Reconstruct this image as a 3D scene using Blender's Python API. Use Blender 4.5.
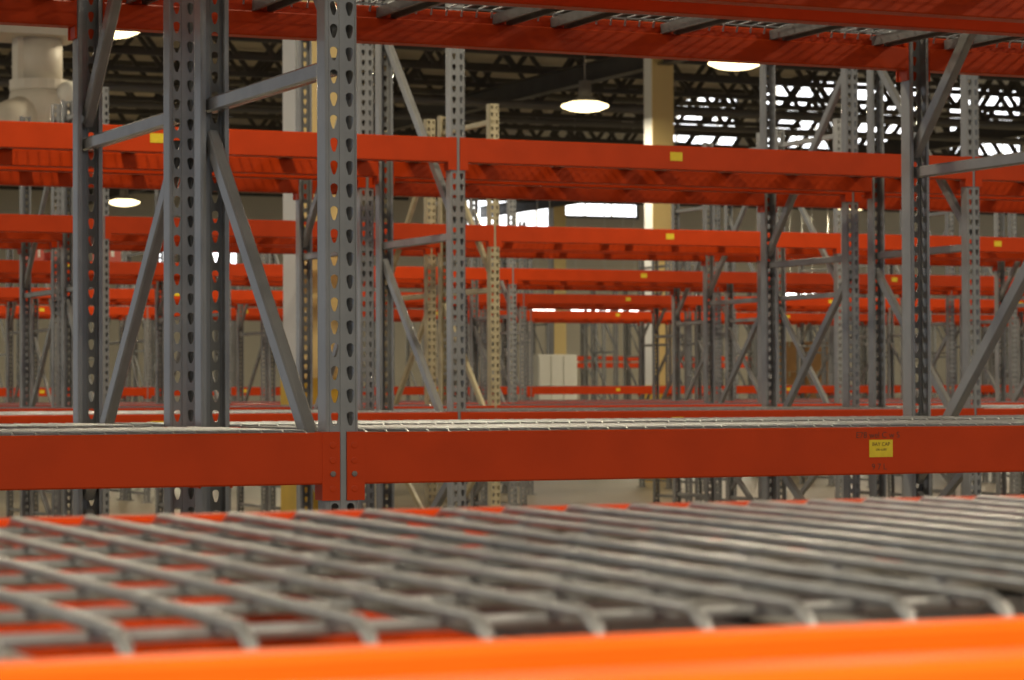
import bpy, bmesh, math, random
from mathutils import Vector, Matrix

random.seed(7)
for o in list(bpy.data.objects):
    bpy.data.objects.remove(o, do_unlink=True)
SC = bpy.context.scene
COL = SC.collection

# ------------------------------------------------------------------ camera
# x = along the rack rows, y = across them (away from the camera), z up
F_PX, YAW, ROLL, PY = 2746.4, 0.42198, -0.00407, 53.77
EYE = 1.45
CY, SY = math.cos(YAW), math.sin(YAW)
cam_d = bpy.data.cameras.new('camera')
cam = bpy.data.objects.new('camera', cam_d); COL.objects.link(cam)
PITCH = math.atan(PY / F_PX)
fwd = Vector((SY * math.cos(PITCH), CY * math.cos(PITCH), math.sin(PITCH)))
rgt0 = Vector((CY, -SY, 0.0))
up0 = rgt0.cross(fwd)
rgt = rgt0 * math.cos(ROLL) + up0 * math.sin(ROLL)
upv = up0 * math.cos(ROLL) - rgt0 * math.sin(ROLL)
M = Matrix.Identity(4)
for i in range(3):
    M[i][0] = rgt[i]; M[i][1] = upv[i]; M[i][2] = -fwd[i]
M[0][3], M[1][3], M[2][3] = 0.0, 0.0, EYE
cam.matrix_world = M
cam_d.sensor_width = 36.0
cam_d.lens = F_PX / 1024.0 * 36.0
cam_d.clip_start = 0.02
cam_d.clip_end = 300
cam_d.dof.use_dof = True
cam_d.dof.focus_distance = 5.0
cam_d.dof.aperture_fstop = 17.0
SC.camera = cam

# ------------------------------------------------------------------ world, exposure
w = bpy.data.worlds.new('World'); SC.world = w; w.use_nodes = True
bg = w.node_tree.nodes['Background']
bg.inputs[0].default_value = (0.87, 0.93, 1.0, 1)
bg.inputs[1].default_value = 0.42
SC.view_settings.view_transform = 'Standard'
SC.view_settings.look = 'None'
SC.view_settings.gamma = 1.0
SC.view_settings.use_curve_mapping = False
SC.view_settings.exposure = 0.0
LAMP_W = 160.0
LAMP_COL = (1.0, 0.86, 0.60)

# ------------------------------------------------------------------ layout numbers
P2 = 0.0508                       # hole pitch of the uprights
T0, BAY = 2.158, 2.8446           # first upright line, bay length
ROW0, PAIR = 5.728, 6.02          # first double row, pitch of the double rows
DEP, GAP = 0.967, 0.205           # depth of one rack, flue between the backs
L1, L2 = EYE - 0.0843, EYE + 1.193
BH = 0.1153                       # beam height
HTOP = EYE + 2.036
ROOF = 8.3

def px_t(x, D):
    """position along the row seen in picture column x on the vertical plane y = D"""
    u = (x - 512.0) / F_PX
    return D * (SY + CY * u) / (CY - SY * u)

# ------------------------------------------------------------------ materials
def newmat(name):
    m = bpy.data.materials.new(name); m.use_nodes = True
    nt = m.node_tree; return m, nt, nt.nodes['Principled BSDF']

def paint(name, col, rough=0.4, var=0.12, scale=9.0, bump=0.0, metal=0.0, col2=None, coat=0.0, spec=0.5):
    m, nt, b = newmat(name)
    b.inputs['Roughness'].default_value = rough
    b.inputs['Metallic'].default_value = metal
    b.inputs['Coat Weight'].default_value = coat
    b.inputs['Specular IOR Level'].default_value = spec
    tc = nt.nodes.new('ShaderNodeTexCoord')
    n = nt.nodes.new('ShaderNodeTexNoise')
    n.inputs['Scale'].default_value = scale; n.inputs['Detail'].default_value = 5
    nt.links.new(tc.outputs['Object'], n.inputs['Vector'])
    r = nt.nodes.new('ShaderNodeMixRGB')
    c2 = col2 if col2 else tuple(c * (1 - 2.2 * var) for c in col)
    r.inputs[1].default_value = (*c2, 1); r.inputs[2].default_value = (*col, 1)
    cr = nt.nodes.new('ShaderNodeMapRange')
    cr.inputs[1].default_value = 0.3; cr.inputs[2].default_value = 0.6
    nt.links.new(n.outputs['Fac'], cr.inputs[0])
    nt.links.new(cr.outputs[0], r.inputs[0])
    nt.links.new(r.outputs[0], b.inputs['Base Color'])
    if bump:
        n2 = nt.nodes.new('ShaderNodeTexNoise'); n2.inputs['Scale'].default_value = scale * 14
        nt.links.new(tc.outputs['Object'], n2.inputs['Vector'])
        bp = nt.nodes.new('ShaderNodeBump'); bp.inputs['Strength'].default_value = bump
        bp.inputs['Distance'].default_value = 0.002
        nt.links.new(n2.outputs['Fac'], bp.inputs['Height'])
        nt.links.new(bp.outputs[0], b.inputs['Normal'])
    return m

def emit(name, col, s):
    m, nt, b = newmat(name)
    b.inputs['Base Color'].default_value = (0.8, 0.8, 0.8, 1)
    b.inputs['Emission Color'].default_value = (*col, 1)
    b.inputs['Emission Strength'].default_value = s
    return m

MT = {
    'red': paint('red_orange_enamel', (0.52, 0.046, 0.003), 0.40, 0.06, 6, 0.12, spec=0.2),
    'orange': paint('overlit_red_enamel', (0.93, 0.135, 0.006), 0.42, 0.05, 6, 0.1, spec=0.2),  # red beams under strong lamp light, the overexposure put into the colour
    'grey': paint('grey_enamel', (0.25, 0.255, 0.262), 0.20, 0.08, 8, 0.03, coat=0.3),
    'tan': paint('tan_enamel', (0.50, 0.44, 0.29), 0.4, 0.10, 8),
    'galv': paint('galvanised_wire', (0.37, 0.39, 0.43), 0.29, 0.12, 40, 0, 0.62),
    'channel': paint('galvanised_channel', (0.19, 0.19, 0.20), 0.45, 0.12, 14, 0, 0.3),
    'yellow': paint('yellow_sticker', (0.76, 0.57, 0.02), 0.5, 0.05, 60),
    'ink': paint('dark_ink', (0.09, 0.03, 0.012), 0.6, 0.0),
    'pin': paint('steel_pin', (0.20, 0.17, 0.16), 0.45, 0.1, 30, 0, 0.5),
    'floor': paint('sealed_concrete', (0.25, 0.217, 0.155), 0.38, 0.10, 0.35, 0.05),
    'deck': paint('roof_deck', (0.42, 0.36, 0.28), 0.6, 0.10, 0.5),
    'joist': paint('dark_steel', (0.075, 0.068, 0.060), 0.55, 0.15, 2.0),
    'pipe': paint('pipe_grey', (0.17, 0.16, 0.14), 0.5, 0.1, 2.0),
    'wall': paint('cream_wall', (0.74, 0.69, 0.56), 0.7, 0.05, 0.3),
    'cream': paint('column_white', (0.70, 0.71, 0.73), 0.55, 0.03, 1.0),
    'warm_lit': paint('column_front_warm_light', (0.82, 0.63, 0.27), 0.55, 0.03, 1.0),  # warm lamp light on the column fronts, painted as yellow
    'safety': paint('safety_yellow', (0.68, 0.44, 0.035), 0.45, 0.08, 3.0),
    'duct': paint('duct_white', (0.66, 0.61, 0.52), 0.5, 0.08, 2.0),
    'white': paint('white_panel', (0.78, 0.77, 0.71), 0.5, 0.04, 2.0),
    'card': paint('cardboard', (0.46, 0.25, 0.10), 0.8, 0.12, 3.0),
    'dark': paint('dark_void', (0.02, 0.02, 0.02), 0.8, 0.0),
    'shade': paint('lamp_housing', (0.30, 0.28, 0.25), 0.5, 0.1),
    'lens': emit('lamp_lens', (1.0, 0.80, 0.42), 4.5),
    'day': emit('daylit_glass', (0.95, 0.97, 1.0), 3.2),
    'tube': emit('lit_tube', (1.0, 0.98, 0.92), 6.0),
    'rust': paint('red_goods', (0.60, 0.13, 0.10), 0.6, 0.1, 3.0),
}

# ------------------------------------------------------------------ mesh helpers
def mesh_from(name, verts, faces, smooth=False):
    me = bpy.data.meshes.new(name)
    me.from_pydata([tuple(v) for v in verts], [], faces)
    me.update()
    if smooth:
        for p in me.polygons: p.use_smooth = True
    return me

class MB:
    def __init__(s): s.v = []; s.f = []
    def add(s, vs, fs):
        n = len(s.v); s.v += [Vector(a) for a in vs]; s.f += [tuple(i + n for i in f) for f in fs]
    def box(s, x0, x1, y0, y1, z0, z1):
        s.add([(x0,y0,z0),(x1,y0,z0),(x1,y1,z0),(x0,y1,z0),(x0,y0,z1),(x1,y0,z1),(x1,y1,z1),(x0,y1,z1)],
              [(0,3,2,1),(4,5,6,7),(0,1,5,4),(1,2,6,5),(2,3,7,6),(3,0,4,7)])
    def prism(s, prof, x0, x1):
        """closed (y,z) outline extruded along x"""
        n = len(prof)
        s.add([(x0,a,b) for a,b in prof] + [(x1,a,b) for a,b in prof],
              [tuple(range(n)), tuple(range(2*n-1, n-1, -1))] +
              [(i, i+n, (i+1) % n + n, (i+1) % n) for i in range(n)])
    def bar(s, p, q, wx, wz, upref=(1,0,0)):
        """rectangular bar from p to q, wx across upref, wz the other way, small chamfers"""
        p, q = Vector(p), Vector(q); d = (q - p).normalized()
        a = Vector(upref); a = (a - d * a.dot(d)).normalized(); b = d.cross(a)
        c = min(wx, wz) * 0.16
        ring = [(wx/2-c, wz/2), (-wx/2+c, wz/2), (-wx/2, wz/2-c), (-wx/2, -wz/2+c),
                (-wx/2+c, -wz/2), (wx/2-c, -wz/2), (wx/2, -wz/2+c), (wx/2, wz/2-c)]
        vs = [p + a*u + b*v for u, v in ring] + [q + a*u + b*v for u, v in ring]
        s.add(vs, [tuple(range(7, -1, -1)), tuple(range(8, 16))] +
              [(i, (i+1) % 8, (i+1) % 8 + 8, i + 8) for i in range(8)])
    def tube(s, pts, r, n=6, caps=True):
        pts = [Vector(p) for p in pts]; rings = []
        for i, p in enumerate(pts):
            d = (pts[min(i+1, len(pts)-1)] - pts[max(i-1, 0)]).normalized()
            a = Vector((0,0,1)) if abs(d.z) < 0.9 else Vector((1,0,0))
            a = (a - d * a.dot(d)).normalized(); b = d.cross(a)
            rings.append([p + (a*math.cos(2*math.pi*(k+.5)/n) + b*math.sin(2*math.pi*(k+.5)/n)) * r for k in range(n)])
        vs = [v for R in rings for v in R]; fs = []
        for i in range(len(pts)-1):
            for k in range(n):
                fs.append((i*n+k, i*n+(k+1) % n, (i+1)*n+(k+1) % n, (i+1)*n+k))
        if caps:
            fs.append(tuple(range(n-1, -1, -1))); e = (len(pts)-1)*n
            fs.append(tuple(range(e, e+n)))
        s.add(vs, fs)
    def lathe(s, prof, c=(0,0,0), n=20, axis='z'):
        """(r, h) outline turned about an axis through c"""
        vs = []
        for r, h in prof:
            for k in range(n):
                a = 2*math.pi*k/n; u, v = r*math.cos(a), r*math.sin(a)
                if axis == 'z': vs.append((c[0]+u, c[1]+v, c[2]+h))
                elif axis == 'y': vs.append((c[0]+u, c[1]+h, c[2]+v))
                else: vs.append((c[0]+h, c[1]+u, c[2]+v))
        fs = []
        for i in range(len(prof)-1):
            for k in range(n):
                fs.append((i*n+k, i*n+(k+1) % n, (i+1)*n+(k+1) % n, (i+1)*n+k))
        fs.append(tuple(range(n-1, -1, -1))); e = (len(prof)-1)*n
        fs.append(tuple(range(e, e+n)))
        s.add(vs, fs)
    def mesh(s, name, smooth=False, fix=True):
        me = mesh_from(name, s.v, s.f, smooth)
        if fix:
            bm = bmesh.new(); bm.from_mesh(me); bmesh.ops.recalc_face_normals(bm, faces=bm.faces)
            bm.to_mesh(me); bm.free()
        return me

def link(name, me, mat=None, parent=None, loc=(0,0,0), rz=0.0):
    o = bpy.data.objects.new(name, me); COL.objects.link(o)
    o.location = loc; o.rotation_euler = (0, 0, rz)
    if parent is not None: o.parent = parent
    if me is not None and mat is not None:
        if len(me.materials) == 0: me.materials.append(MT[mat])
        if me.materials[0] is not MT[mat]:
            o.material_slots[0].link = 'OBJECT'; o.material_slots[0].material = MT[mat]
    return o

def tag(o, label, cat, group=None):
    o['label'] = label; o['category'] = cat
    if group: o['group'] = group
    return o

def struct(o, label=None, cat=None):
    o['kind'] = 'structure'
    if label: o['label'] = label
    if cat: o['category'] = cat
    return o

# ------------------------------------------------------------------ the hall
XA, XB, YA, YB = -14.0, 84.0, -9.0, 77.0
m = MB(); m.box(XA, XB, YA, YB + 0.3, -0.25, 0.0)
struct(link('floor', m.mesh('floor'), 'floor'), 'smooth beige concrete warehouse floor', 'floor')
RX, RY, RZ = 30.0, 50.0, 12.2          # raised bay of the roof, far right
m = MB(); m.box(XA, RX, YA, YB + 0.3, ROOF, ROOF + 0.2); m.box(RX, XB, YA, RY, ROOF, ROOF + 0.2)
m.box(RX, XB, RY, YB + .3, RZ, RZ + .2); m.box(RX - .2, RX, RY, YB + .3, ROOF + .2, RZ + .2); m.box(RX, XB, RY - .2, RY, ROOF + .2, RZ + .2)
struct(link('ceiling', m.mesh('ceiling'), 'deck'), 'pale metal roof deck above the dark joists', 'ceiling')
m = MB(); m.box(XA, XB, YB, YB + 0.3, 0.0, ROOF); m.box(RX, XB, YB, YB + .3, ROOF, RZ)
struct(link('wall_back', m.mesh('wall_back'), 'wall'), 'cream far wall of the warehouse', 'wall')

def window(n, x0, x1, z0, z1, panes):
    r = struct(link('window_%d' % n, None, loc=((x0+x1)/2, YB, z0)), None, None)
    hw = (x1 - x0) / 2; H = z1 - z0
    m = MB()
    for a, b, c, d in ((-hw, hw, 0, .08), (-hw, hw, H-.08, H), (-hw, -hw+.08, 0, H), (hw-.08, hw, 0, H)):
        m.box(a, b, -.10, 0.0, c, d)
    link('window_frame', m.mesh('window_frame'), 'grey', r)
    pw = 2 * hw / panes
    for k in range(panes):
        m = MB(); m.box(-hw + k*pw + .05, -hw + (k+1)*pw - .05, -.05, -.005, .05, H - .05)
        link('pane', m.mesh('pane'), 'day', r)
    r['label'] = 'bright daylit high window in the far cream wall' if n < 5 else 'tall bright window under the far right roof'; r['category'] = 'window'
window(1, px_t(455, YB), px_t(556, YB), EYE + 4.95, EYE + 6.15, 5)
window(2, px_t(559, YB), px_t(638, YB), EYE + 5.45, EYE + 6.15, 3)
window(3, px_t(145, YB), px_t(168, YB), EYE + 3.75, EYE + 4.35, 2)
window(4, px_t(178, YB), px_t(240, YB), EYE + 3.6, EYE + 4.35, 4)

# tall windows in the raised bay on the far right
for i in range(9):
    window(5 + i, 39.6 + i * 3.6, 39.6 + i * 3.6 + 2.9, 8.5, 11.6, 4)

# ------------------------------------------------------------------ upright post
def post_mesh():
    bm = bmesh.new()
    n = int(round(HTOP / P2)); H = n * P2
    hw, rc, dep, lip = 0.038, 0.007, 0.062, 0.013
    fx = hw - rc
    c1, c2 = 0.006, fx           # hole cells between these
    def teardrop(dx, dz):
        # distance to the rim of the hull of two circles, by bisection along the ray
        def inside(x, z):
            best = 1e9
            for k in range(9):
                q = k / 8.0; cz = 0.0055 * (1-q) - 0.0125 * q; r = 0.0096 * (1-q) + 0.0046 * q
                best = min(best, math.hypot(x, z - cz) - r)
            return best < 0
        a, b = 0.0, 0.03
        for _ in range(30):
            c = (a + b) / 2
            if inside(dx*c, dz*c): a = c
            else: b = c
        return a
    w, h = (c2 - c1) / 2, P2 / 2
    outer = [(w, -.5*h), (w, 0), (w, .5*h), (w, h), (.34*w, h), (-.34*w, h), (-w, h), (-w, .5*h), (-w, 0), (-w, -.5*h),
             (-w, -h), (-.34*w, -h), (.34*w, -h), (w, -h)]
    inner = []
    for x, z in outer:
        L = math.hypot(x, z); k = teardrop(x / L, z / L); inner.append((x / L * k, z / L * k))
    N = len(outer)
    for cell in range(n):
        zc = (cell + .5) * P2
        for sx in (-1, 1):
            xc = sx * (c1 + c2) / 2
            vo = [bm.verts.new((xc + x, 0, zc + z)) for x, z in outer]
            vi = [bm.verts.new((xc + x, 0, zc + z)) for x, z in inner]
            for k in range(N):
                bm.faces.new((vo[k], vo[(k+1) % N], vi[(k+1) % N], vi[k]))
    def strip(pts):
        for (x0, y0), (x1, y1) in zip(pts[:-1], pts[1:]):
            bm.faces.new([bm.verts.new(c) for c in ((x0, y0, 0), (x1, y1, 0), (x1, y1, H), (x0, y0, H))])
    strip([(-c1, 0), (c1, 0)])
    for s in (-1, 1):
        q = [math.pi / 2 * k / 5 for k in range(6)]
        pts = [(s*(fx + rc*math.sin(a)), rc - rc*math.cos(a)) for a in q] + [(s*(fx + rc*math.cos(a)), dep - rc + rc*math.sin(a)) for a in q] + [(s*(hw - lip), dep)]
        strip(pts if s > 0 else pts[::-1])
    bmesh.ops.remove_doubles(bm, verts=bm.verts, dist=1e-5)
    bmesh.ops.recalc_face_normals(bm, faces=bm.faces)
    bm.faces.ensure_lookup_table()
    f0 = next(f for f in bm.faces if abs(f.calc_center_median().y) < 1e-6)
    if f0.normal.y > 0:
        bmesh.ops.reverse_faces(bm, faces=bm.faces)
    bmesh.ops.solidify(bm, geom=bm.faces[:], thickness=0.0024)
    me = bpy.data.meshes.new('post'); bm.to_mesh(me); bm.free()
    return me
POST = post_mesh()
def one(fn, name, smooth=False):
    m = MB(); fn(m); return m.mesh(name, smooth)
BASE = one(lambda m: (m.box(-.065, .065, -.03, .09, 0, .010), m.lathe([(.010, .01), (.010, .022), (.006, .026)], (-.048, -.012, 0), 6),
                      m.lathe([(.010, .01), (.010, .022), (.006, .026)], (.048, .072, 0), 6)), 'base_plate')
ZH = [0.12, 0.38, EYE + 0.735, 3.38]
YI, YO = DEP - 0.030, 0.030
HB = one(lambda m: m.bar((0, YO, 0), (0, YI, 0), 0.030, 0.038), 'horizontal_brace')
DIAG = [((0, YO, 1.10), (0, YI, 0.45)), ((0, YO, EYE - 0.29), (0, YI, EYE + 0.655)), ((0, YO, EYE + 0.80), (0, YI, EYE + 1.80))]
DB = [one(lambda m, d=d: m.bar(d[0], d[1], 0.030, 0.046), 'diagonal_brace') for d in DIAG]

def upright(x, y, flip, mat, label, group):
    r = link('upright_frame', None, loc=(x, y, 0), rz=math.pi if flip else 0)
    a = link('post', POST, mat, r); link('base_plate', BASE, mat, a)
    b = link('post', POST, mat, r, (0, DEP, 0), math.pi); link('base_plate', BASE, mat, b)
    for z in ZH: link('horizontal_brace', HB, mat, r, (0, 0, z))
    for d in DB: link('diagonal_brace', d, mat, r)
    return tag(r, label, 'rack frame', group)

# ------------------------------------------------------------------ beam
LB = BAY - 0.076 - 0.012
def beam_body(m, hl=LB/2, T=0.0):
    c = .0035
    m.prism([(c, 0), (.028-c, 0), (.028, -c), (.028, -.041), (.064-c, -.041), (.064, -.041-c), (.064, -BH+c), (.064-c, -BH), (c, -BH), (0, -BH+c), (0, -c)], -hl, hl)
def connector(m, s):
    """angle clip at one end: s = +1 at +x end. Local origin: the end of the beam body, top edge"""
    # plate on the post face, return along the post side
    m.box(*(sorted((-.006*s, .0355*s))), -.001, .0042, -.151, .0015)
    m.box(*(sorted((-.001*s, .0052*s))), .0042, .062, -.151, .0015)
CONN = {s: one(lambda m, s=s: connector(m, s), 'connector') for s in (1, -1)}
PIN = one(lambda m: (m.lathe([(.0065, .001), (.0065, -.003), (.004, -.0042)], (0, 0, 0), 10, 'y')), 'locking_pin')
RIV = one(lambda m: (m.lathe([(.0078, .001), (.0078, -.0012), (.006, -.0018)], (0, 0, 0), 10, 'y')), 'stud_head')
BODY = one(beam_body, 'beam_body')
def whole(m):
    beam_body(m)
    for s in (1, -1):
        k = MB(); connector(k, s); m.add([v + Vector((s*LB/2, 0, 0)) for v in k.v], k.f)
BEAM1 = one(whole, 'pallet_beam')
STICK = one(lambda m: m.box(-.033, .033, -.0012, .0005, -.021, .021), 'sticker')

def text_mesh(s, size, name):
    cu = bpy.data.curves.new(name, 'FONT'); cu.body = s; cu.size = size; cu.align_x = 'CENTER'; cu.align_y = 'CENTER'
    cu.extrude = 0.0002
    o = bpy.data.objects.new(name, cu); COL.objects.link(o)
    dg = bpy.context.evaluated_depsgraph_get()
    me = bpy.data.meshes.new_from_object(o.evaluated_get(dg))
    bpy.data.objects.remove(o, do_unlink=True)
    me.materials.clear(); me.name = name
    # stand it up: x stays, y -> z, faces -y
    for v in me.vertices: v.co = Vector((v.co.x, -v.co.z, v.co.y))
    return me
TXT1 = text_mesh('BAY CAP', 0.0125, 'sticker_print')
TXT2 = text_mesh('LBS 4,500', 0.0075, 'sticker_print')

def beam(x, y, z, flip, label, detail, sticker=None, group=None, col='red'):
    """x = bay centre, y = outer face of the upright, flip for a rear beam"""
    yo = y - 0.0045 if not flip else y + 0.0045
    rz = math.pi if flip else 0
    if detail:
        r = link('rack_rail', None, loc=(x, yo, z), rz=rz)
        link('beam_body', BODY, col, r)
        for s in (1, -1):
            c = link('connector', CONN[s], col, r, (s*LB/2, 0, 0))
            if detail > 1:
                link('locking_pin', PIN, 'pin', c, (s*.0185, -.001, -.092))
                for zz in (-.028, -.062, -.125): link('stud_head', RIV, 'red', c, (s*.0185, -.001, zz))
    else:
        r = link('rack_rail', BEAM1, 'red', None, (x, yo, z), rz)
    if sticker is not None:
        st = link('sticker', STICK, 'yellow', r, (sticker, -.0006, -.052))
        if detail > 1:
            link('sticker_print', TXT1, 'ink', st, (0, -.0014, .010)); link('sticker_print', TXT2, 'ink', st, (0, -.0014, -.003))
    return tag(r, label, 'rack rail', group)

# ------------------------------------------------------------------ wire deck
WD = 1.372
NW = 27
def depth_path(d):
    a, b = .040, d - .040
    return [(0, a-.004, -.026), (0, a-.002, -.012), (0, a+.004, -.002), (0, a+.016, .0035), (0, d/2, .0035),
            (0, b-.016, .0035), (0, b-.004, -.002), (0, b+.002, -.012), (0, b+.004, -.020)]
def lateral_ys(d):
    n = int((d - .13) / .1016); s = (d - n * .1016) / 2
    return [s + k * .1016 for k in range(n + 1)]
CHX = (-.59, -.20, .20, .59)
def chan(m, d):
    # inverted channel lying on the two ledges
    for a, b, z0, z1 in ((-.025, .025, -.010, -.007), (-.025, -.022, -.041, -.007), (.022, .025, -.041, -.007), (-.034, -.022, -.041, -.039), (.022, .034, -.041, -.039)):
        m.box(a, b, .032, d - .032, z0, z1)
DECKM = {}
def deck_meshes(d):
    if d in DECKM: return DECKM[d]
    g = MB()
    for k in range(NW):
        x = (k - (NW-1)/2) * P2
        g.tube([(x, p[1], p[2]) for p in depth_path(d)], .0032, 4, False)
    for y in lateral_ys(d):
        g.tube([(-WD/2 + .01, y, -.0018), (WD/2 - .01, y, -.0018)], .0032, 4, False)
    grid = g.mesh('wire_grid', True, False)
    ch = one(lambda m: chan(m, d), 'support_channel')
    a = MB()
    a.v, a.f = list(g.v), list(g.f)
    for cx in CHX:
        k = MB(); chan(k, d); a.add([v + Vector((cx, 0, 0)) for v in k.v], k.f)
    allm = a.mesh('wire_deck', False, False)
    dw = one(lambda m: m.tube(depth_path(d), .0032, 8), 'depth_wire', True)
    lw = one(lambda m: m.tube([(-WD/2 + .01, 0, 0), (WD/2 - .01, 0, 0)], .0032, 8), 'cross_wire', True)
    DECKM[d] = (grid, ch, allm, dw, lw); return DECKM[d]

def deck(x, y, z, label, mode, d=DEP, group=None):
    grid, ch, allm, dw, lw = deck_meshes(d)
    if mode == 0:
        r = link('wire_deck', allm, 'galv', None, (x, y, z))
    else:
        r = link('wire_deck', None, loc=(x, y, z))
        if mode == 1:
            link('wire_grid', grid, 'galv', r)
        else:
            for k in range(NW): link('depth_wire', dw, 'galv', r, ((k - (NW-1)/2) * P2, 0, 0))
            for yy in lateral_ys(d): link('cross_wire', lw, 'galv', r, (0, yy, -.0018))
        for cx in CHX: link('support_channel', ch, 'channel', r, (cx, 0, 0))
    return tag(r, label, 'wire deck', group)

# ------------------------------------------------------------------ rack rows
ORD = ['first', 'second', 'third', 'fourth', 'fifth', 'sixth', 'seventh', 'eighth', 'ninth', 'tenth', 'eleventh', 'twelfth', 'thirteenth', 'fourteenth', 'fifteenth', 'sixteenth', 'seventeenth', 'eighteenth', 'nineteenth', 'twentieth']
ORD += ['twenty-' + w_ for w_ in ORD[:9]] + ['thirtieth'] + ['thirty-' + w_ for w_ in ORD[:9]]
def nth(i, n, what):
    if n == 1: return 'the only %s' % what
    if i == 0: return 'leftmost %s' % what
    if i == n - 1: return 'rightmost %s' % what
    return '%s %s from left' % (ORD[i], what)

def row(ri, y0, back, lev1, lev2, k, tan=()):
    """one single-deep rack: y0 = its near outer face; back = rear half of a double row"""
    t_lo, t_hi = px_t(-70, y0 + (0 if not back else DEP)) , px_t(1094, y0)
    t_lo = min(px_t(-70, y0), px_t(-70, y0 + DEP)); t_hi = max(px_t(1094, y0), px_t(1094, y0 + DEP))
    j0 = math.floor((t_lo - T0) / BAY); j1 = math.floor((t_hi - T0) / BAY)
    bays = list(range(j0, j1 + 1))
    # uprights that fall in the picture
    fr = [j for j in range(j0, j1 + 2) if t_lo - .1 < T0 + j*BAY < t_hi + .1]
    for i, j in enumerate(fr):
        c = 'tan' if j in tan else 'grey'
        lab = '%s slotted upright frame, %s rack row, %s' % (c, ORD[ri], nth(i, len(fr), 'frame'))
        upright(T0 + j*BAY, y0 + (DEP if back else 0), back, c, lab, 'rack upright frames')
    det = 2 if k == 0 else (1 if k <= 2 else 0)
    for i, j in enumerate(bays):
        xc = T0 + (j + .5) * BAY
        bn = nth(i, len(bays), 'bay')
        for z, ln in ((lev1, 'lower'), (lev2, 'upper')):
            for fl, side in ((0, 'front'), (1, 'rear')):
                lab = 'red %s beam of %s shelf, %s rack row, %s' % (side, ln, ORD[ri], bn)
                st = None
                if side == 'front' and not back:
                    st = -.03 if not (k == 1 and j == 1) else -.28
                    if k == 1 and j == 0: st = -.03
                if k == 0 and not back and ln == 'lower' and side == 'front' and j == 0:
                    lab = 'red beam with yellow sticker and dark marker writing, ' + ORD[ri] + ' rack row'
                o = beam(xc, y0 + (DEP if fl else 0), z, fl, lab, det, st, 'red pallet rack beams')
                if k == 0 and not back and ln == 'lower' and side == 'front' and j == 0:
                    link('marker_writing', text_mesh('E78 wel C w S', 0.021, 'marker_writing'), 'ink', o, (-.038, -.0004, -.020))
                    link('marker_writing', text_mesh('9 7 L', 0.021, 'marker_writing'), 'ink', o, (-.035, -.0004, -.097))
            for sx, sd in ((-1, 'left'), (1, 'right')):
                deck(xc + sx * .690, y0, z, '%s wire deck of %s shelf, %s rack row, %s' % (sd, ln, ORD[ri], bn), 1 if k <= 1 else 0, DEP, 'galvanised wire decks')

ri = 1
for k in range(6):
    y = ROW0 + k * PAIR
    lev1 = L1 if k < 5 else EYE + 0.105
    row(ri, y, False, lev1, L2, k, (2,) if k == 2 else ()); ri += 1
    row(ri, y + DEP + GAP, True, lev1, L2, k, (2,) if k == 2 else ()); ri += 1

# foreground rack and the one the camera leans over
DA0, DA1 = 0.990, 1.880
DAD = DA1 - DA0
xc = T0 - BAY / 2
beam(xc, DA1, L1, 1, 'blurred red rear beam of the foreground rack behind its wire mesh', 2, None, 'red pallet rack beams')
beam(xc, DA0, L1 - .014, 0, 'blurred red beam along the bottom edge, strong light painted in as orange', 2, None, None, 'orange')
a1 = deck(xc - .690, DA0, L1 - .0125, 'foreground wire deck on the left, mesh above the orange beam', 2, DAD, 'galvanised wire decks')
a2 = deck(xc + .690, DA0, L1 - .0125, 'foreground wire deck on the right, grey wires seen edge on', 2, DAD, 'galvanised wire decks')
for a_ in (a1, a2): a_.rotation_euler.x = math.atan(.010 / DAD)
DC = DA0 - GAP - .03
beam(xc, DC, L1, 1, 'red beam top at the very bottom right corner, strong light painted in as orange', 2, None, None, 'orange')
deck(xc + .690, DC - DEP, L1, 'grey wire deck peeking in at the bottom right corner', 1, DEP, 'galvanised wire decks')

# ------------------------------------------------------------------ columns
def column(x, y, label, wx=.40, wy=.45):
    r = link('building_column', None, loc=(x, y, 0))
    c = .012
    def shaft(m, a, b, e):
        hx, hy = wx + e, wy + e
        pr = [(-e+c, -e), (hx-c, -e), (hx, -e+c), (hx, hy-c), (hx-c, hy), (-e+c, hy), (-e, hy-c), (-e, -e+c)]
        m.add([(p, q, a) for p, q in pr] + [(p, q, b) for p, q in pr],
              [tuple(range(7, -1, -1)), tuple(range(8, 16))] + [(i, (i+1) % 8, (i+1) % 8 + 8, i + 8) for i in range(8)])
    link('shaft', one(lambda m: shaft(m, 0, ROOF, 0), 'shaft'), 'cream', r)
    m = MB(); m.box(.004, wx - .004, -.012, .002, 0, ROOF - .02); link('painted_warm_front', m.mesh('painted_warm_front'), 'warm_lit', r)  # thin sheet added to carry the painted warm light of the front face
    link('yellow_guard', one(lambda m: shaft(m, 0, EYE + .13, .018), 'yellow_guard'), 'safety', r)
    return tag(r, label, 'column', 'white building columns')
column(px_t(302, 20.2), 20.2, 'white column with yellow foot behind the nearest slotted post')
column(px_t(653, 40.0), 40.0, 'tall cream column right of the centre hanging lamp', .40, .30)
column(px_t(554, 73.0), 73.0, 'distant cream column above the white cabinet', .40, .40)

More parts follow.
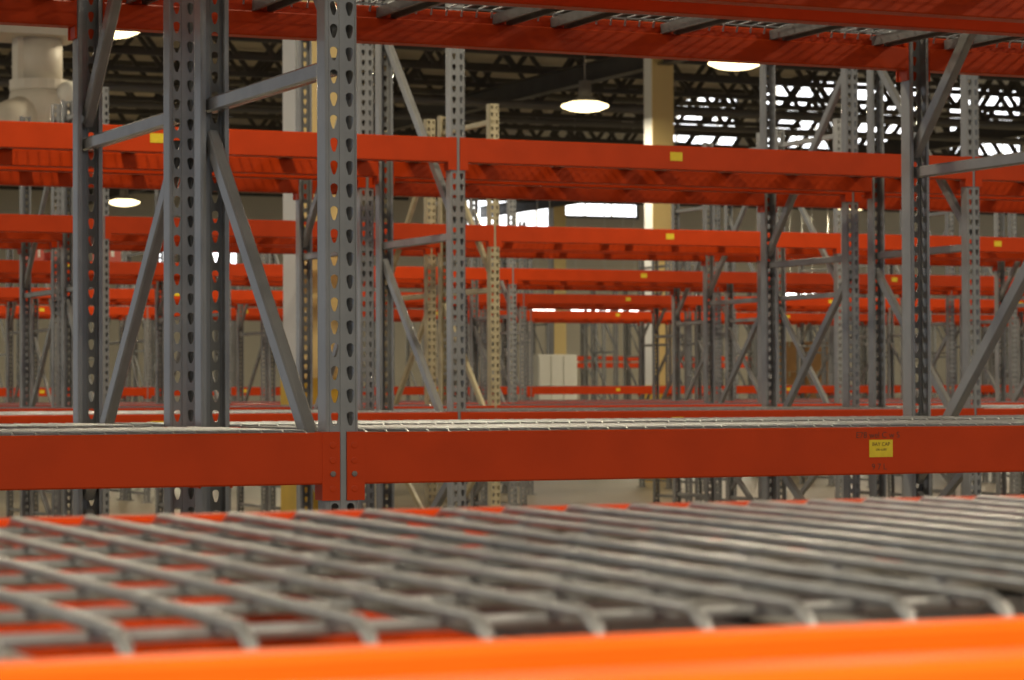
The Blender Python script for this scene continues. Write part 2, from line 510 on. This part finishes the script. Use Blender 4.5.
# ------------------------------------------------------------------ roof steel
JL0, JL1 = -2.0, 70.0
ZB, ZT = 7.22, 8.2
def joist_set(a0, a1, zb, zt, pitch, th):
    n = int(round((a1 - a0) / pitch)); s = (a1 - a0) / n
    def web(m):
        for i in range(n):
            a = a0 + i * s
            m.bar((a, 0, zt), (a + s/2, 0, zb), .06, th, (0, 1, 0)); m.bar((a + s/2, 0, zb), (a + s, 0, zt), .06, th, (0, 1, 0))
    return (one(lambda m: m.box(a0, a1, -.05, .05, zt - .05, zt + .05), 'top_chord'),
            one(lambda m: m.box(a0, a1, -.045, .045, zb - .045, zb + .045), 'bottom_chord'), one(web, 'web_bars'))
JLONG = joist_set(JL0, JL1, ZB, ZT, 1.5, .085)
JSHORT = joist_set(JL0, RX - .3, ZB, ZT, 1.5, .085)
JHIGH = joist_set(RX + .2, JL1, 7.1, 8.9, 2.6, .13)
def joist(ms, x, y, label):
    r = link('roof_joist', None, loc=(x, y, 0))
    for me, nm in zip(ms, ('top_chord', 'bottom_chord', 'web_bars')): link(nm, me, 'joist', r)
    tag(r, label, 'roof joist', 'roof joists')
for i in range(18):
    y = 35.2 + i * 2.35
    joist(JLONG if y < RY - .2 else JSHORT, (i % 3) * .35, y, 'dark open-web steel joist under the roof deck, %s from the front' % ORD[i])
for i in range(6):
    joist(JHIGH, 0, 52.0 + i * 4.2, 'deep dark truss before the tall bright windows, %s from the front' % ORD[i])
for i, (t, lab) in enumerate(((8.0, 'left'), (20.7, 'middle'), (33.5, 'right'))):
    m = MB()
    for za in (6.85, 7.17):
        m.box(t - .11, t + .11, 33, YB, za - .02, za)
    m.box(t - .012, t + .012, 33, YB, 6.85, 7.15)
    tag(link('roof_girder', m.mesh('roof_girder'), 'joist'), 'dark steel girder running away under the joists, %s of three' % lab, 'girder', 'roof girders')
for x, yy, D, r_, lab in ((530, 105, 45.0, .075, 'long grey pipe crossing behind the centre hanging lamp'),
                          (530, 121, 49.0, .06, 'thin grey pipe crossing below the centre hanging lamp'),
                          (860, 112, 50.0, .06, 'grey pipe under the bright roof panels on the right')):
    u = (x - 512) / F_PX; s = F_PX * (CY - SY * u) / D
    z = EYE + (394 - yy) / s
    m = MB(); m.tube([(JL0, D, z), (JL1, D, z)], r_, 10)
    o = tag(link('sprinkler_pipe', m.mesh('sprinkler_pipe', True), 'pipe'), lab, 'pipe')

# ------------------------------------------------------------------ hanging lamps
ZL = 6.09
HOUS = one(lambda m: m.lathe([(.05, .42), (.10, .41), (.11, .16), (.20, .10), (.24, .066), (.10, .08)], (0, 0, 0), 20), 'housing', True)
LENS = one(lambda m: m.lathe([(.05, .07), (.25, .062), (.37, .022), (.39, .0), (.37, -.02), (.25, -.07), (.13, -.09), (.03, -.095)], (0, 0, 0), 20), 'lens', True)
ROD = one(lambda m: m.tube([(0, 0, .40), (0, 0, ROOF - ZL - .004)], .012, 6), 'rod')
LLIGHT = bpy.data.lights.new('lamp_light', 'AREA')
LLIGHT.shape = 'DISK'; LLIGHT.size = 0.6; LLIGHT.energy = LAMP_W; LLIGHT.color = LAMP_COL
def lamp(x, y, label, z=ZL, k=1):
    r = link('high_bay_lamp', None, loc=(x, y, z))
    h = link('housing', HOUS, 'shade', r); link('lens', LENS, 'lens', r); zr = RZ if x > RX and y > RY else ROOF
    link('rod', ROD if z == ZL and zr == ROOF else one(lambda m: m.tube([(0, 0, .40), (0, 0, zr - z - .004)], .012, 6), 'rod'), 'shade', h)
    ld = LLIGHT
    if k != 1: ld = LLIGHT.copy(); ld.energy = LAMP_W * k
    l = bpy.data.objects.new('lamp_light', ld); COL.objects.link(l); l.parent = r; l.location = (0, 0, -.115)
    return tag(r, label, 'lamp', 'warm high bay lamps')
AIS = [-2.2, 3.8, 9.8, 15.8, 21.9, 27.9, 33.9, 39.9, 46.0, 52.0, 59.2, 64.0]
LT = [-7.6, -5.6, 1.1, 3.1, 9.8, 11.8, 18.5, 20.5, 27.2, 29.2, 35.9, 44.6]
lamp(px_t(737, 33.9), 33.9, 'lit lamp right of the tall cream column')
lamp(px_t(586, 39.9), 39.9, 'lit lamp hanging left of the tall cream column')
lamp(px_t(110, 33.9), 33.9, 'lit lamp at top left under the red beam')
lamp(px_t(124, 64.0), 64.0, 'small distant lit lamp between two red shelves on the left')
for D in AIS:
    for t in ((-5.6, 3.1, 11.8, 20.5, 29.2) if D == 9.8 else (-7.6, 1.1, 9.8, 18.5, 27.2, 35.9, 44.6)):
        if D == 3.8 and t == 1.1: continue
        if D == 33.9 and t in (9.8, 18.5): continue
        if D == 39.9 and t == 18.5: continue
        if (D, t) in ((64.0, 18.5), (64.0, 27.2), (59.2, 27.2), (39.9, 9.8), (46.0, 18.5), (39.9, 27.2), (46.0, 27.2)): continue
        if t < .22 * D - 9 or t > .75 * D + 14: continue
        lamp(t, D, 'warm round lamp over the %s aisle, at %s place along it' % (ORD[AIS.index(D)], ORD[LT.index(t)]), ZL if D < 60 else 7.05, 1 if D < 60 else 2.2)  # farthest grid lamps are added, raised out of view, stronger to brighten the wall
lamp(0.3, -1.4, 'added unseen lamp hung low behind the camera to brighten the foreground beam', 3.5, 1.05)  # added out of view, only to light the front of the foreground beam

# ------------------------------------------------------------------ ventilation unit, top left
D = 27.9
x = px_t(34, D); s = F_PX * .985 / D
zz = lambda y: EYE + (396 - y) / s
r = link('ventilation_unit', None, loc=(x, D, 0))
m = MB(); m.box(-.62, .45, -.42, .42, zz(38), zz(23)); m.box(-.52, .36, -.34, .34, zz(23), ROOF)
link('plenum_box', m.mesh('plenum_box'), 'duct', r)
m = MB(); m.lathe([(.235, zz(80)), (.235, zz(37))], (.06, 0, 0), 24)
link('duct', m.mesh('duct', True), 'duct', r)
m = MB(); m.box(-.20, -.10, -.12, .12, zz(98), zz(38))
link('downpipe', m.mesh('downpipe'), 'duct', r)
m = MB(); m.lathe([(.22, zz(80)), (.31, zz(80)), (.31, zz(90)), (.27, zz(93))], (.06, 0, 0), 24)
link('collar', m.mesh('collar'), 'duct', r)
m = MB(); m.lathe([(.30, zz(91)), (.32, zz(100)), (.33, zz(110)), (.30, zz(124)), (.22, zz(136))], (.06, 0, 0), 24)
link('bowl', m.mesh('bowl', True), 'duct', r)
m = MB(); m.tube([(-.05, -.05, zz(112)), (-.30, -.25, zz(122)), (-.55, -.40, zz(136))], .20, 18)
link('outlet', m.mesh('outlet', True), 'duct', r)
m = MB(); m.lathe([(.07, -.36), (.13, -.30), (.15, -.2), (.13, -.08)], (.30, 0, zz(95)), 18, 'y')
link('nozzle', m.mesh('nozzle', True), 'white', r)
tag(r, 'large off-white ventilation duct hanging at top left', 'duct')

# ------------------------------------------------------------------ far end of the hall
D = 66.0; s = F_PX * .902 / D
r = link('white_cabinet', None, loc=(px_t(538, D), D, 0))
wdt = px_t(577, D) - px_t(538, D); H = EYE + (394 - 355) / s
m = MB(); m.box(0, wdt, 0, .9, 0.1, H)
link('body', m.mesh('body'), 'white', r)
for a, b in ((.02, .30), (.33, .62), (.65, .98)):
    m = MB(); m.box(a * wdt, b * wdt, -.03, 0, .15, H - .05); link('panel', m.mesh('panel'), 'white', r)
m = MB(); m.box(.05, wdt - .05, .05, .85, 0, .1); link('plinth', m.mesh('plinth'), 'grey', r)
tag(r, 'tall white cabinet standing at the far end of the corridor', 'cabinet')

D = 69.5; s = F_PX * .9 / D
fx0 = px_t(548, D)
for i in range(7):
    upright(fx0 + i * 1.55 * .97, D, False, 'grey', 'small distant grey upright frame at the far wall, %s' % nth(i, 7, 'frame'), 'far wall upright frames')
for i in range(6):
    for z, ln in ((EYE + 1.05, 'upper'), (EYE + .86, 'lower')):
        m = MB(); m.prism([(-.03, -.14), (-.03, 0), (.02, 0), (.02, -.04), (.05, -.04), (.05, -.14)], .05, 1.45)
        tag(link('rack_rail', m.mesh('short_rail'), 'red', None, (fx0 + i * 1.5035, D, z)), 'short distant red %s beam beyond the white cabinet, %s' % (ln, nth(i, 6, 'one')), 'rack rail', 'far wall beams')

# bare uprights standing beyond the last shelves
for q, D in enumerate((43.6, 48.4, 54.0)):
    fr = []
    for k in range(40):
        t = px_t(-20, D) + k * 1.42 + q * .5
        xx = 512 + F_PX * (t * CY - D * SY) / (t * SY + D * CY)
        if -30 < xx < 1050 and not 528 < xx < 600: fr.append(t)
    for i, t in enumerate(fr):
        upright(t, D, False, 'grey', 'bare grey upright frame beyond the shelves, %s far line, %s' % (ORD[q], nth(i, len(fr), 'frame')), 'bare far upright frames')

# cartons
def carton(x, y, z, wx, wy, h, label):
    r = link('carton', None, loc=(x, y, z))
    m = MB(); m.box(0, wx, 0, wy, 0, h); link('box_body', m.mesh('box_body'), 'card', r)
    m = MB(); m.box(wx * .46, wx * .54, -.003, wy + .003, h - .1, h + .003); link('tape', m.mesh('tape'), 'tan', r)
    tag(r, label, 'carton', 'brown cartons')
D = 46.0
for (xa, nme) in ((778, 'left'), (806, 'right')):
    z = 0.0
    for lv, h in enumerate((.62, .62, .62, .58)):
        carton(px_t(xa, D), D, z, .50, .6, h - .01, 'brown carton in the %s distant stack, %s from the floor' % (nme, ORD[lv])); z += h

# strip lights near the far wall
for i, (xa, xb, yy, D) in enumerate(((534, 554, 310, 60.0), (572, 609, 310, 60.0), (620, 638, 311, 60.0), (787, 806, 297, 60.0), (809, 832, 297, 60.0))):
    u = ((xa + xb)/2 - 512) / F_PX; s = F_PX * (CY - SY * u) / D
    z = EYE + (394 - yy) / s; a, b = px_t(xa, D), px_t(xb, D)
    r = link('strip_light', None, loc=(a, D, z))
    m = MB(); m.tube([(0, 0, 0), (b - a, 0, 0)], .06, 8); link('tube', m.mesh('tube', True), 'tube', r)
    zr = RZ if a > RX and D > RY else ROOF
    m = MB(); m.box(-.03, b - a + .03, -.08, .08, .062, .12)
    m.tube([(.1, 0, .1), (.1, 0, zr - z - .004)], .01, 5); m.tube([(b-a-.1, 0, .1), (b-a-.1, 0, zr - z - .004)], .01, 5)
    link('fitting', m.mesh('fitting'), 'white', r)
    tag(r, 'white lit strip light in the far distance, %s' % nth(i, 5, 'strip'), 'lamp', 'far strip lights')

# red packages on a far upper shelf, left
yy = ROW0 + 3 * PAIR + DEP + GAP + .25
for i, (xa, xb, h) in enumerate(((34, 44, .19), (52, 66, .15), (104, 121, .22))):
    a, b = px_t(xa, yy), px_t(xb, yy)
    r = link('red_package', None, loc=(a, yy, L2 + .007))
    m = MB(); m.box(0, b - a, 0, .4, 0, h); link('box_body', m.mesh('box_body'), 'rust', r)
    m = MB(); m.box((b - a) * .4, (b - a) * .6, -.003, .403, h * .5, h + .003); link('tape', m.mesh('tape'), 'white', r)
    tag(r, 'small red package on a far upper shelf at left, %s' % nth(i, 3, 'package'), 'package', 'red packages')
